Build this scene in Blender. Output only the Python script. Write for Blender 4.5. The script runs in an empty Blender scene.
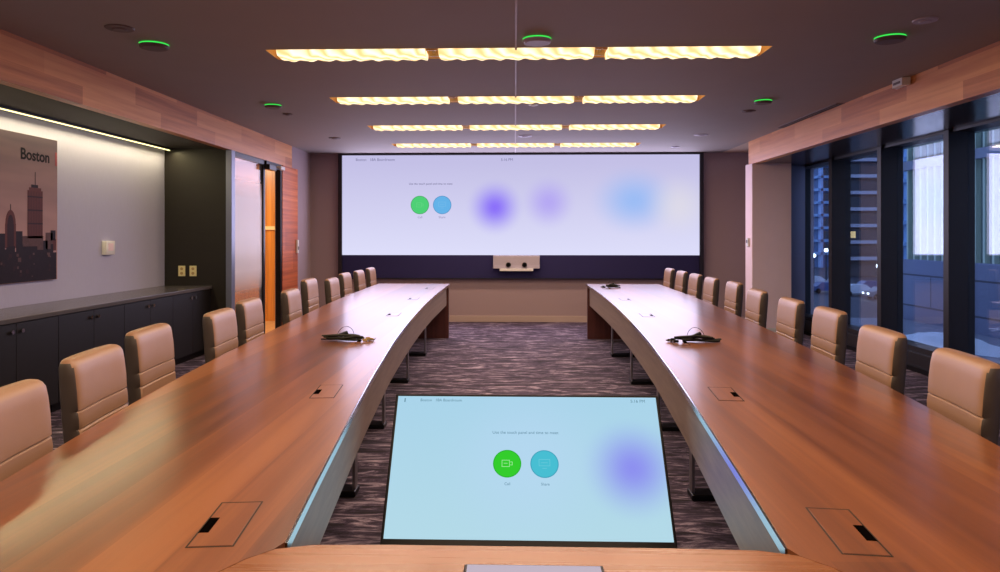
import bpy, bmesh, math, random
from mathutils import Vector, Matrix
random.seed(7)
S = bpy.context.scene
COL = S.collection
PI = math.pi

# ------------------------------------------------------------------ camera, world, exposure
cd = bpy.data.cameras.new('camera'); cam = bpy.data.objects.new('camera', cd); COL.objects.link(cam)
cam.location = (0, 0, 1.40); cam.rotation_euler = (PI/2, 0, .03)
cd.sensor_fit = 'HORIZONTAL'; cd.sensor_width = 36; cd.lens = 36*.730
cd.shift_x = .007; cd.shift_y = -.050; cd.clip_start = .02; cd.clip_end = 900
S.camera = cam
S.view_settings.view_transform = 'Standard'; S.view_settings.look = 'None'
S.view_settings.exposure = 0.0; S.view_settings.gamma = 1; S.view_settings.use_curve_mapping = False
w = bpy.data.worlds.new('dusk'); S.world = w; w.use_nodes = True
w.node_tree.nodes['Background'].inputs[0].default_value = (.34, .46, .84, 1)
w.node_tree.nodes['Background'].inputs[1].default_value = 1.7

LIGHT_W = 46.0          # each lamp row of the ceiling slots
def area(name, loc, sx, sy, power, color, rot=(0, 0, 0)):
    l = bpy.data.lights.new(name, 'AREA'); l.shape = 'RECTANGLE'; l.size = sx; l.size_y = sy
    l.energy = power; l.color = color
    o = bpy.data.objects.new(name, l); o.location = loc; o.rotation_euler = rot; COL.objects.link(o)
    return o

# light given off by the two screens
area('video_wall_light', (.075, 11.83, 1.91), 5.7, 1.6, 85, (.74, .68, 1.0), rot=(-PI/2, 0, 0))

# ------------------------------------------------------------------ helpers
def tag(o, label=None, cat=None, group=None, kind=None):
    if label: o['label'] = label
    if cat: o['category'] = cat
    if group: o['group'] = group
    if kind: o['kind'] = kind
    return o

def empty(name, loc=(0, 0, 0), rz=0, label=None, cat=None, group=None):
    o = bpy.data.objects.new(name, None); o.empty_display_size = .1
    o.location = loc; o.rotation_euler = (0, 0, rz); COL.objects.link(o)
    return tag(o, label, cat, group)

def link(name, bm, mats, parent=None, smooth=False, loc=None):
    me = bpy.data.meshes.new(name)
    bmesh.ops.recalc_face_normals(bm, faces=bm.faces[:])
    bm.to_mesh(me); bm.free()
    for m in (mats if isinstance(mats, (list, tuple)) else [mats]): me.materials.append(m)
    if smooth:
        for p in me.polygons: p.use_smooth = True
        try: me.set_sharp_from_angle(angle=math.radians(38))
        except Exception: pass
    o = bpy.data.objects.new(name, me); COL.objects.link(o)
    if parent: o.parent = parent
    if loc: o.location = loc
    return o

def B(): return bmesh.new()

def box(bm, x0, x1, y0, y1, z0, z1, bev=0, mi=0, seg=2):
    t = bmesh.new()
    bmesh.ops.create_cube(t, size=1)
    for v in t.verts:
        v.co = Vector((x0+(x1-x0)*(v.co.x+.5), y0+(y1-y0)*(v.co.y+.5), z0+(z1-z0)*(v.co.z+.5)))
    if bev: bmesh.ops.bevel(t, geom=t.edges[:], offset=bev, segments=seg, profile=.5, affect='EDGES')
    for f in t.faces: f.material_index = mi
    add(bm, t)

def add(bm, t, M=None):
    if M is not None: bmesh.ops.transform(t, matrix=M, verts=t.verts)
    me = bpy.data.meshes.new('tmp'); t.to_mesh(me); t.free(); bm.from_mesh(me); bpy.data.meshes.remove(me)

def cyl(bm, p, q, r, r2=None, n=20, mi=0, caps=True):
    p, q = Vector(p), Vector(q); d = q-p
    t = bmesh.new()
    bmesh.ops.create_cone(t, cap_ends=caps, segments=n, radius1=r, radius2=r if r2 is None else r2, depth=d.length)
    for f in t.faces: f.material_index = mi
    add(bm, t, Matrix.Translation((p+q)/2) @ d.to_track_quat('Z', 'Y').to_matrix().to_4x4())

def prism(bm, pts, z0, z1, mi=0):
    a = [bm.verts.new((x, y, z0)) for x, y in pts]; b = [bm.verts.new((x, y, z1)) for x, y in pts]
    n = len(pts)
    fs = [bm.faces.new(a[::-1]), bm.faces.new(b)]
    for i in range(n): fs.append(bm.faces.new((a[i], a[(i+1) % n], b[(i+1) % n], b[i])))
    for f in fs: f.material_index = mi

def ribbon(bm, outer, inner, z0, z1, mi=0):
    """solid between two matching polylines (same number of points)"""
    n = len(outer)
    r = [[bm.verts.new((p[0], p[1], z)) for p in path] for path in (outer, inner) for z in (z0, z1)]
    o0, o1, i0, i1 = r
    fs = []
    for k in range(n-1):
        fs += [bm.faces.new((o1[k], o1[k+1], i1[k+1], i1[k])), bm.faces.new((o0[k], i0[k], i0[k+1], o0[k+1])),
               bm.faces.new((o0[k], o0[k+1], o1[k+1], o1[k])), bm.faces.new((i0[k], i1[k], i1[k+1], i0[k+1]))]
    for k in (0, n-1): fs.append(bm.faces.new((o0[k], o1[k], i1[k], i0[k])))
    for f in fs: f.material_index = mi

def tube(bm, pts, r, n=8, mi=0):
    pts = [Vector(p) for p in pts]
    rings = []
    for i, p in enumerate(pts):
        d = (pts[min(i+1, len(pts)-1)]-pts[max(i-1, 0)]).normalized()
        q = d.to_track_quat('Z', 'Y').to_matrix()
        rings.append([bm.verts.new(p+q @ Vector((math.cos(a)*r, math.sin(a)*r, 0))) for a in [2*PI*k/n for k in range(n)]])
    for a, b in zip(rings, rings[1:]):
        best = min(range(n), key=lambda s: sum((a[k].co-b[(k+s) % n].co).length for k in range(n)))
        for k in range(n):
            bm.faces.new((a[k], a[(k+1) % n], b[(k+1+best) % n], b[(k+best) % n])).material_index = mi
    bm.faces.new(rings[0]).material_index = mi; bm.faces.new(rings[-1]).material_index = mi

def quad(bm, pts, mi=0):
    bm.faces.new([bm.verts.new(p) for p in pts]).material_index = mi

def text(name, body, size, mat, parent, M, align='CENTER', ext=.0004, bold=0):
    c = bpy.data.curves.new('t', 'FONT'); c.body = body; c.size = size; c.extrude = ext; c.align_x = align
    c.offset = bold
    to = bpy.data.objects.new('t', c); COL.objects.link(to)
    bpy.context.view_layer.update()
    me = bpy.data.meshes.new_from_object(to.evaluated_get(bpy.context.evaluated_depsgraph_get()))
    bpy.data.objects.remove(to); bpy.data.curves.remove(c)
    me.transform(M); me.materials.clear(); me.materials.append(mat)
    o = bpy.data.objects.new(name, me); COL.objects.link(o)
    if parent: o.parent = parent
    return o

def copy_tree(o, parent=None):
    c = o.copy(); COL.objects.link(c); c.parent = parent
    for ch in KIDS.get(o.name, []) or [x for x in ALLOBJ() if x.parent == o]: copy_tree(ch, c)
    return c
KIDS = {}
def ALLOBJ(): return list(bpy.data.objects)
def register(o):
    ch = [x for x in bpy.data.objects if x.parent == o]; KIDS[o.name] = ch
    for x in ch: register(x)

def interp(x, tab):
    if x <= tab[0][0]: a, b = tab[0], tab[1]
    elif x >= tab[-1][0]: a, b = tab[-2], tab[-1]
    else:
        for a, b in zip(tab, tab[1:]):
            if a[0] <= x <= b[0]: break
    return a[1]+(b[1]-a[1])*(x-a[0])/(b[0]-a[0])
def smooth_interp(x, tab, h=.45):
    return sum(interp(x+h*k/4, tab)*wt for k, wt in ((-4, 1), (-3, 2), (-2, 3), (-1, 4), (0, 5), (1, 4), (2, 3), (3, 2), (4, 1)))/25

# ------------------------------------------------------------------ materials
def srgb(r, g, b):
    f = lambda c: (c/255/12.92) if c/255 <= .04045 else ((c/255+.055)/1.055)**2.4
    return (f(r), f(g), f(b), 1)
def mat(name, color, rough=.5, metal=0, spec=.5, coat=0, bump=0, bscale=60, var=0, vscale=8, stretch=(1, 1, 1)):
    m = bpy.data.materials.new(name); m.use_nodes = True
    nt = m.node_tree; N = nt.nodes; L = nt.links; p = N['Principled BSDF']
    c = srgb(*color) if max(color) > 1 else (*color, 1)
    p.inputs['Base Color'].default_value = c; p.inputs['Roughness'].default_value = rough
    p.inputs['Metallic'].default_value = metal; p.inputs['Specular IOR Level'].default_value = spec
    p.inputs['Coat Weight'].default_value = coat
    tc = N.new('ShaderNodeTexCoord'); mp = N.new('ShaderNodeMapping'); mp.inputs['Scale'].default_value = stretch
    L.new(tc.outputs['Object'], mp.inputs[0])
    nz = N.new('ShaderNodeTexNoise'); nz.inputs['Scale'].default_value = vscale; nz.inputs['Detail'].default_value = 5
    L.new(mp.outputs[0], nz.inputs[0])
    mx = N.new('ShaderNodeMix'); mx.data_type = 'RGBA'
    mx.inputs[6].default_value = tuple(x*(1-var) for x in c[:3])+(1,)
    mx.inputs[7].default_value = tuple(min(1, x*(1+var)) for x in c[:3])+(1,)
    L.new(nz.outputs[0], mx.inputs[0]); L.new(mx.outputs[2], p.inputs['Base Color'])
    if bump:
        n2 = N.new('ShaderNodeTexNoise'); n2.inputs['Scale'].default_value = bscale; n2.inputs['Detail'].default_value = 3
        L.new(mp.outputs[0], n2.inputs[0])
        bp = N.new('ShaderNodeBump'); bp.inputs['Strength'].default_value = bump; bp.inputs['Distance'].default_value = .01
        L.new(n2.outputs[0], bp.inputs['Height']); L.new(bp.outputs[0], p.inputs['Normal'])
    return m

def emit(name, color, strength):
    m = bpy.data.materials.new(name); m.use_nodes = True; N = m.node_tree.nodes
    N.remove(N['Principled BSDF']); e = N.new('ShaderNodeEmission')
    e.inputs[0].default_value = srgb(*color) if max(color) > 1 else (*color, 1); e.inputs[1].default_value = strength
    m.node_tree.links.new(e.outputs[0], N['Material Output'].inputs[0])
    return m

def wood(name, cols, along='Y', rough=.25, coat=.3, plank=.19, pl_len=30, fine=1.0, plank_var=.35, spec=.5):
    """veneer with grain running along one axis and plank to plank tone changes"""
    m = bpy.data.materials.new(name); m.use_nodes = True
    nt = m.node_tree; N = nt.nodes; L = nt.links; p = N['Principled BSDF']
    p.inputs['Roughness'].default_value = rough; p.inputs['Coat Weight'].default_value = coat; p.inputs['Coat Roughness'].default_value = .17
    p.inputs['Specular IOR Level'].default_value = spec
    tc = N.new('ShaderNodeTexCoord')
    mp = N.new('ShaderNodeMapping'); L.new(tc.outputs['Object'], mp.inputs[0])
    # bring the grain direction to local X of the mapped space
    if along == 'Y': mp.inputs['Rotation'].default_value = (0, 0, -PI/2)
    if along == 'YV':
        N.remove(mp); sp = N.new('ShaderNodeSeparateXYZ'); mp = N.new('ShaderNodeCombineXYZ'); L.new(tc.outputs['Object'], sp.inputs[0])
        L.new(sp.outputs[1], mp.inputs[0]); L.new(sp.outputs[2], mp.inputs[1]); L.new(sp.outputs[0], mp.inputs[2])
    if along == 'Z': mp.inputs['Rotation'].default_value = (0, PI/2, 0)
    sc = N.new('ShaderNodeMapping'); sc.inputs['Scale'].default_value = (.35, 12*fine, 12*fine); L.new(mp.outputs[0], sc.inputs[0])
    n1 = N.new('ShaderNodeTexNoise'); n1.inputs['Scale'].default_value = 1.6; n1.inputs['Detail'].default_value = 8; n1.inputs['Roughness'].default_value = .62
    n1.inputs['Distortion'].default_value = .08
    L.new(sc.outputs[0], n1.inputs[0])
    def mth(op, a, b):
        q = N.new('ShaderNodeMath'); q.operation = op
        for k, v in ((0, a), (1, b)):
            if v is None: continue
            if isinstance(v, (int, float)): q.inputs[k].default_value = v
            else: L.new(v, q.inputs[k])
        return q.outputs[0]
    se = N.new('ShaderNodeSeparateXYZ'); L.new(mp.outputs[0], se.inputs[0])
    row = mth('FLOOR', mth('DIVIDE', se.outputs[1], plank), None)
    off = mth('MULTIPLY', row, .37)
    cl_ = mth('FLOOR', mth('ADD', mth('DIVIDE', se.outputs[0], pl_len), mth('FRACT', off, None)), None)
    cv = N.new('ShaderNodeCombineXYZ'); L.new(row, cv.inputs[0]); L.new(cl_, cv.inputs[1])
    br = N.new('ShaderNodeTexWhiteNoise'); br.noise_dimensions = '2D'; L.new(cv.outputs[0], br.inputs['Vector'])
    ma = N.new('ShaderNodeMath'); ma.operation = 'MULTIPLY_ADD'; ma.inputs[1].default_value = plank_var
    L.new(br.outputs[0], ma.inputs[0])
    m2 = N.new('ShaderNodeMath'); m2.operation = 'MULTIPLY_ADD'; m2.inputs[1].default_value = 1.15; m2.inputs[2].default_value = -.075-plank_var/2
    L.new(n1.outputs[0], m2.inputs[0]); L.new(m2.outputs[0], ma.inputs[2])
    cr = N.new('ShaderNodeValToRGB'); cr.color_ramp.elements[0].position = .2; cr.color_ramp.elements[1].position = .8
    cr.color_ramp.elements[0].color = srgb(*cols[0]); cr.color_ramp.elements[1].color = srgb(*cols[2])
    e = cr.color_ramp.elements.new(.5); e.color = srgb(*cols[1])
    L.new(ma.outputs[0], cr.inputs[0]); L.new(cr.outputs[0], p.inputs['Base Color'])
    rr = N.new('ShaderNodeMath'); rr.operation = 'MULTIPLY_ADD'; rr.inputs[1].default_value = .12; rr.inputs[2].default_value = rough-.05
    L.new(n1.outputs[0], rr.inputs[0]); L.new(rr.outputs[0], p.inputs['Roughness'])
    return m

M = {}
M['table'] = wood('table_veneer', ((98, 55, 31), (126, 73, 39), (152, 94, 52)), 'Y', rough=.32, coat=.38, plank=.15, plank_var=.55)
M['front'] = wood('front_table_veneer', ((112, 66, 34), (130, 80, 44), (148, 94, 54)), 'X', rough=.26, coat=.25, plank=.5, plank_var=.1)
M['bulk'] = wood('bulkhead_veneer', ((180, 106, 62), (218, 142, 88), (238, 168, 110)), 'YV', rough=.4, coat=.05, plank=.16, pl_len=1.25, fine=.7, plank_var=.42)
M['pier'] = wood('pier_veneer', ((160, 74, 32), (204, 104, 52), (230, 134, 74)), 'YV', rough=.5, coat=.0, plank=.3, pl_len=1.0, plank_var=.5)
M['gold'] = wood('corridor_veneer', ((160, 96, 30), (206, 136, 50), (228, 164, 76)), 'Z', rough=.35, plank=.6, plank_var=.3)
M['corfloor'] = wood('corridor_floor_boards', ((190, 150, 105), (214, 178, 130), (228, 198, 155)), 'Y', rough=.3, plank=.12, pl_len=1.2)
M['end'] = wood('panel_end_veneer', ((60, 28, 26), (78, 38, 34), (96, 50, 44)), 'Z', rough=.35, plank=.6, plank_var=.2)
M['apron'] = wood('apron_veneer', ((104, 88, 78), (128, 110, 98), (148, 130, 116)), 'Y', rough=.4, coat=0, plank=.5, plank_var=.1, fine=2)
M['ceiling'] = mat('ceiling_paint', (158, 149, 143), .75, bump=.02, var=.04, vscale=3)
M['ceil_light'] = mat('ceiling_light_paint', (205, 185, 165), .7)
M['fabric'] = mat('wall_fabric', (160, 140, 144), .9, bump=.15, bscale=220, var=.08, vscale=40, stretch=(1, 1, 4))
M['linen'] = mat('niche_linen', (180, 180, 208), .85, bump=.1, bscale=160, var=.06, vscale=30, stretch=(1, 3, .4))
M['darkpanel'] = mat('dark_laminate_wall', (38, 34, 32), .5, spec=.3, var=.12, vscale=6, stretch=(1, 1, 3))
M['soffit'] = mat('dark_gloss_soffit', (52, 42, 44), .22, var=.05)
M['nichetop'] = mat('niche_top_paint', (62, 58, 46), .7)
M['cream'] = mat('cream_plaster', (244, 218, 222), .7, var=.03)
M['white'] = mat('white_plastic', (225, 222, 218), .4)
M['ivory'] = mat('ivory_plastic', (226, 212, 160), .4)
M['black'] = mat('black_plastic', (12, 11, 14), .4, spec=.25)
M['blackmetal'] = mat('black_metal', (34, 31, 36), .35, metal=.3)
M['mullion'] = mat('bronze_mullion', (32, 26, 30), .5, metal=.1)
M['greymetal'] = mat('grey_metal_jamb', (120, 125, 150), .35, metal=.4)
M['chrome'] = mat('polished_aluminium', (205, 208, 214), .12, metal=1)
M['steel'] = mat('brushed_steel', (150, 148, 150), .3, metal=.9)
M['leather'] = mat('tan_leather', (156, 120, 94), .42, bump=.05, bscale=300, var=.05, vscale=14)
M['shell'] = mat('dark_brown_leather', (68, 57, 51), .45, bump=.05, bscale=300, var=.1)
M['credenza'] = mat('dark_credenza', (24, 21, 23), .5, spec=.3, var=.1, vscale=5, stretch=(1, 1, 6))
M['worktop'] = mat('grey_worktop', (84, 80, 84), .22, var=.06)
M['navy'] = mat('navy_speaker_cloth', (34, 30, 82), .85, bump=.1, bscale=300)
M['frameblack'] = mat('video_wall_frame', (20, 16, 30), .4)
M['gap'] = mat('shadow_gap', (26, 16, 12), .7)
M['hole'] = mat('unlit_hole', (8, 6, 6), .9, spec=0)
M['seam'] = mat('ceiling_seam', (185, 172, 170), .5)
M['greencable'] = mat('dark_green_cable', (46, 48, 38), .45)
M['tan_plug'] = mat('beige_plug', (176, 146, 96), .4)
M['red'] = mat('poster_red', (140, 40, 40), .5)
M['ink'] = mat('ink', (18, 14, 18), .6, spec=.1)
M['snow'] = mat('snow', (215, 222, 235), .7)
M['concrete'] = mat('terrace_concrete', (120, 125, 140), .7, var=.1, vscale=2)
M['asphalt'] = mat('asphalt', (40, 44, 58), .5, var=.3, vscale=.1)

# carpet
def carpet():
    m = bpy.data.materials.new('streaked_carpet'); m.use_nodes = True; N = m.node_tree.nodes; L = m.node_tree.links; p = N['Principled BSDF']
    tc = N.new('ShaderNodeTexCoord'); mp = N.new('ShaderNodeMapping'); mp.inputs['Scale'].default_value = (1.3, 6.0, 1); L.new(tc.outputs['Object'], mp.inputs[0])
    n = N.new('ShaderNodeTexNoise'); n.inputs['Scale'].default_value = 2.4; n.inputs['Detail'].default_value = 9; n.inputs['Roughness'].default_value = .72; n.inputs['Distortion'].default_value = 1.3
    L.new(mp.outputs[0], n.inputs[0])
    cr = N.new('ShaderNodeValToRGB'); cr.color_ramp.elements[0].position = .40; cr.color_ramp.elements[1].position = .68
    cr.color_ramp.elements[0].color = srgb(30, 22, 30); cr.color_ramp.elements[1].color = srgb(196, 178, 194)
    e = cr.color_ramp.elements.new(.52); e.color = srgb(72, 56, 80)
    L.new(n.outputs[0], cr.inputs[0]); L.new(cr.outputs[0], p.inputs['Base Color']); p.inputs['Roughness'].default_value = .95
    b = N.new('ShaderNodeBump'); b.inputs['Strength'].default_value = .4; b.inputs['Distance'].default_value = .01
    n3 = N.new('ShaderNodeTexNoise'); n3.inputs['Scale'].default_value = 120; L.new(tc.outputs['Object'], n3.inputs[0])
    L.new(n3.outputs[0], b.inputs['Height']); L.new(b.outputs[0], p.inputs['Normal'])
    return m
M['carpet'] = carpet()

def lamp_glass():
    """rippled glass lens of the slot lamps: bright twisted bands over the whole length"""
    m = bpy.data.materials.new('rippled_lamp_glass'); m.use_nodes = True; N = m.node_tree.nodes; L = m.node_tree.links
    N.remove(N['Principled BSDF'])
    tc = N.new('ShaderNodeTexCoord'); mp = N.new('ShaderNodeMapping'); mp.inputs['Rotation'].default_value = (0, 0, .9); L.new(tc.outputs['Object'], mp.inputs[0])
    wv = N.new('ShaderNodeTexWave'); wv.inputs['Scale'].default_value = 3.6; wv.inputs['Distortion'].default_value = 5; wv.inputs['Detail'].default_value = 2
    L.new(mp.outputs[0], wv.inputs[0])
    cr = N.new('ShaderNodeValToRGB'); cr.color_ramp.elements[0].color = (1.15, .72, .28, 1); cr.color_ramp.elements[1].color = (1.5, 1.25, .86, 1)
    L.new(wv.outputs[0], cr.inputs[0])
    e = N.new('ShaderNodeEmission'); e.inputs[1].default_value = 1.15; L.new(cr.outputs[0], e.inputs[0]); L.new(e.outputs[0], N['Material Output'].inputs[0])
    return m
M['lamp'] = lamp_glass()
M['led'] = emit('led_strip', (1.0, .86, .36), 3.2)
M['green_led'] = emit('green_led', (.05, .85, .10), 1.0)
M['dim_white'] = mat('pale_disc', (186, 178, 194), .5)
M['disc_dark'] = mat('dark_disc', (112, 96, 94), .6)

def screen(name, bottom, top, blobs, strength):
    """screen picture: vertical gradient with soft coloured blobs (object space, x = across, z = up)"""
    m = bpy.data.materials.new(name); m.use_nodes = True; N = m.node_tree.nodes; L = m.node_tree.links
    N.remove(N['Principled BSDF'])
    tc = N.new('ShaderNodeTexCoord'); sx = N.new('ShaderNodeSeparateXYZ'); L.new(tc.outputs['Object'], sx.inputs[0])
    mr = N.new('ShaderNodeMapRange'); mr.inputs[1].default_value = bottom[0]; mr.inputs[2].default_value = top[0]; L.new(sx.outputs[2], mr.inputs[0])
    cr = N.new('ShaderNodeValToRGB'); cr.color_ramp.elements[0].color = srgb(*bottom[1]); cr.color_ramp.elements[1].color = srgb(*top[1]); L.new(mr.outputs[0], cr.inputs[0])
    cur = cr.outputs[0]
    for (x, z, r, c, amt, sq) in blobs:
        mp = N.new('ShaderNodeMapping'); mp.inputs['Location'].default_value = (-x*sq, 0, -z); mp.inputs['Scale'].default_value = (sq, 0, 1)
        L.new(tc.outputs['Object'], mp.inputs[0])
        ln = N.new('ShaderNodeVectorMath'); ln.operation = 'LENGTH'; L.new(mp.outputs[0], ln.inputs[0])
        r_ = N.new('ShaderNodeMapRange'); r_.interpolation_type = 'SMOOTHSTEP'; r_.inputs[1].default_value = r; r_.inputs[2].default_value = 0; r_.inputs[3].default_value = 0; r_.inputs[4].default_value = amt
        L.new(ln.outputs['Value'], r_.inputs[0])
        mx = N.new('ShaderNodeMix'); mx.data_type = 'RGBA'; mx.inputs[7].default_value = srgb(*c); L.new(r_.outputs[0], mx.inputs[0]); L.new(cur, mx.inputs[6]); cur = mx.outputs[2]
    e = N.new('ShaderNodeEmission'); e.inputs[1].default_value = strength; L.new(cur, e.inputs[0]); L.new(e.outputs[0], N['Material Output'].inputs[0])
    return m

def window_glass():
    m = bpy.data.materials.new('coated_window_glass'); m.use_nodes = True; N = m.node_tree.nodes; L = m.node_tree.links
    N.remove(N['Principled BSDF'])
    t = N.new('ShaderNodeBsdfTransparent'); t.inputs[0].default_value = (.88, .94, 1, 1)
    g = N.new('ShaderNodeBsdfGlossy'); g.inputs['Roughness'].default_value = .0; g.inputs[0].default_value = (.95, .97, 1, 1)
    fr = N.new('ShaderNodeLayerWeight'); fr.inputs[0].default_value = .35
    mr = N.new('ShaderNodeMapRange'); mr.inputs[3].default_value = .04; mr.inputs[4].default_value = .36; L.new(fr.outputs['Fresnel'], mr.inputs[0])
    mx = N.new('ShaderNodeMixShader'); L.new(mr.outputs[0], mx.inputs[0]); L.new(t.outputs[0], mx.inputs[1]); L.new(g.outputs[0], mx.inputs[2]); L.new(mx.outputs[0], N['Material Output'].inputs[0])
    return m
M['glass'] = window_glass()

def frosted():
    """glass door with a frosted film band that fades out towards top and bottom"""
    m = bpy.data.materials.new('frosted_film_glass'); m.use_nodes = True; N = m.node_tree.nodes; L = m.node_tree.links
    p = N['Principled BSDF']; p.inputs['Base Color'].default_value = srgb(235, 236, 250); p.inputs['Roughness'].default_value = .35
    tl = N.new('ShaderNodeBsdfTranslucent'); tl.inputs[0].default_value = srgb(240, 235, 235)
    m1 = N.new('ShaderNodeMixShader'); m1.inputs[0].default_value = .28; L.new(p.outputs[0], m1.inputs[1]); L.new(tl.outputs[0], m1.inputs[2])
    t = N.new('ShaderNodeBsdfTransparent'); t.inputs[0].default_value = (.85, .82, .78, 1)
    g = N.new('ShaderNodeBsdfGlossy'); g.inputs['Roughness'].default_value = .03
    m2 = N.new('ShaderNodeMixShader'); m2.inputs[0].default_value = .18; L.new(t.outputs[0], m2.inputs[1]); L.new(g.outputs[0], m2.inputs[2])
    tc = N.new('ShaderNodeTexCoord'); sx = N.new('ShaderNodeSeparateXYZ'); L.new(tc.outputs['Object'], sx.inputs[0])
    cr = N.new('ShaderNodeValToRGB'); mr = N.new('ShaderNodeMapRange'); mr.inputs[1].default_value = 0; mr.inputs[2].default_value = 2.4; L.new(sx.outputs[2], mr.inputs[0]); L.new(mr.outputs[0], cr.inputs[0])
    cr.color_ramp.elements[0].position = .28; cr.color_ramp.elements[0].color = (.1, .1, .1, 1)
    cr.color_ramp.elements[1].position = .90; cr.color_ramp.elements[1].color = (.05, .05, .05, 1)
    for a, v in ((.40, .9), (.60, 1), (.78, .9)): e = cr.color_ramp.elements.new(a); e.color = (v, v, v, 1)
    m3 = N.new('ShaderNodeMixShader'); L.new(cr.outputs[0], m3.inputs[0]); L.new(m2.outputs[0], m3.inputs[1]); L.new(m1.outputs[0], m3.inputs[2]); L.new(m3.outputs[0], N['Material Output'].inputs[0])
    return m
M['frosted'] = frosted()

# ------------------------------------------------------------------ the room shell
XB, ZB, ZC, YW = 3.35, 2.42, 2.75, 11.9      # bulkhead face, its underside, ceiling, end wall
YN, YREAR = 8.55, -4.0
def struct(name, bm, m, parent=None, **k):
    o = link(name, bm, m, parent, **k)
    if parent is None: o['kind'] = 'structure'
    return o

b = B(); box(b, -4.3, 4.6, YREAR-.2, YW+.2, -.12, 0); struct('floor', b, M['carpet'])
# ceiling with the lamp slots cut out
SLOTS = [5.39, 7.21, 9.03, 10.78, 3.57, 1.75, -.07, -1.9]
SX0, SX1, SH = -1.81, 1.83, .15
ys = sorted([YREAR, YW]+[s-SH for s in SLOTS]+[s+SH for s in SLOTS])
b = B()
for a, c in zip(ys, ys[1:]):
    hole = any(abs((a+c)/2-s) < .02 for s in SLOTS)
    spans = [(-XB, SX0), (SX1, XB)] if hole else [(-XB, XB)]
    for x0, x1 in spans: quad(b, [(x0, a, ZC), (x1, a, ZC), (x1, c, ZC), (x0, c, ZC)])
    if hole:
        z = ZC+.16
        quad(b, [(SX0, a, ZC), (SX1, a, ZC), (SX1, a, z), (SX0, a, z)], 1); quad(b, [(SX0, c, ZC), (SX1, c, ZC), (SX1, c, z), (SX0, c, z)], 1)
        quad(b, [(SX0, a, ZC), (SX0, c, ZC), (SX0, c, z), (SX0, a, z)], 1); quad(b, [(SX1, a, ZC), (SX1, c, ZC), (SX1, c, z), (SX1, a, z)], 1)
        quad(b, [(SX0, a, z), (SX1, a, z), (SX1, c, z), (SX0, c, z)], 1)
bmesh.ops.remove_doubles(b, verts=b.verts, dist=.0005)
for v in list(b.verts): pass
quad(b, [(-4.6, YREAR-.2, ZC+.30), (4.8, YREAR-.2, ZC+.30), (4.8, YW+.2, ZC+.30), (-4.6, YW+.2, ZC+.30)])
for x0, x1, y0 in ((-4.3, -XB, 10.88), (XB, 4.6, 10.6)):
    box(b, x0, x1, y0, YW+.1, ZC, ZC+.05, mi=2)
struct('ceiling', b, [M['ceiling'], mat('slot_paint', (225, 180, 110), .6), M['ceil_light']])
b = B(); box(b, .0, .014, YREAR, YW-.02, ZC-.005, ZC+.01); struct('trim_1', b, M['seam'])
b = B(); box(b, -4.3, 4.6, YW, YW+.2, 0, ZC+.05); struct('wall_back', b, M['fabric'])
b = B(); box(b, -4.3, 4.6, YREAR-.2, YREAR, 0, ZC+.05); struct('wall_front', b, M['fabric'])
b = B(); box(b, -3.3, 3.9, YW-.018, YW, 0, .10, bev=.004); struct('baseboard_back', b, mat('baseboard_paint', (178, 158, 150), .6))
# left side: bulkhead beam, niche
b = B(); box(b, -XB-.10, -XB, YREAR, 10.88, ZB, ZC+.1, bev=.004); struct('trim_3', b, M['bulk'])
b = B(); box(b, -4.3, -XB-.10, YREAR, YN, ZB+.02, ZB+.10); struct('trim_4', b, M['nichetop'])
b = B(); box(b, -4.36, -4.16, YREAR-.1, YN+.05, 0, ZB+.1); struct('wall_left', b, M['linen'])
b = B(); box(b, -4.16, -3.38, YN, YN+.06, 0, ZB+.10); struct('wall_niche', b, M['darkpanel'])
b = B(); box(b, -3.42, -3.35, YN-.01, YN+.10, 0, ZB+.0, bev=.004); struct('trim_5', b, M['greymetal'])
# glass partition and doorway with the corridor seen through it
b = B(); box(b, -XB-.08, -XB-.02, YN+.10, 9.74, ZB-.06, ZB); box(b, -XB-.08, -XB-.02, YN+.10, 9.74, 0, .06)
wp = struct('window_1', b, M['blackmetal']); wp['kind'] = 'structure'
b = B(); box(b, -XB-.056, -XB-.044, YN+.10, 9.70, .06, ZB-.06); link('frosted_glass', b, M['frosted'], wp)
b = B(); box(b, -XB-.08, -XB-.02, 9.70, 9.76, .06, ZB-.06); link('stile', b, M['blackmetal'], wp)
b = B(); box(b, -XB-.08, -XB+.0, 9.76, 10.40, ZB-.05, ZB); box(b, -XB-.07, -XB+.002, 10.34, 10.40, 0, ZB-.05)
d1 = struct('door_1', b, M['black'])
b = B(); box(b, -XB-.03, -XB+.05, 9.74, 10.02, ZB-.12, ZB-.05, bev=.006); cyl(b, (-XB+.03, 9.98, ZB-.09), (-XB+.03, 10.25, ZB-.075), .012)
link('door_closer', b, M['blackmetal'], d1)
b = B(); box(b, -XB-.0, -XB+.07, 10.16, 10.34, ZB-.085, ZB-.035, bev=.01); link('door_sensor', b, M['white'], d1)
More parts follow.
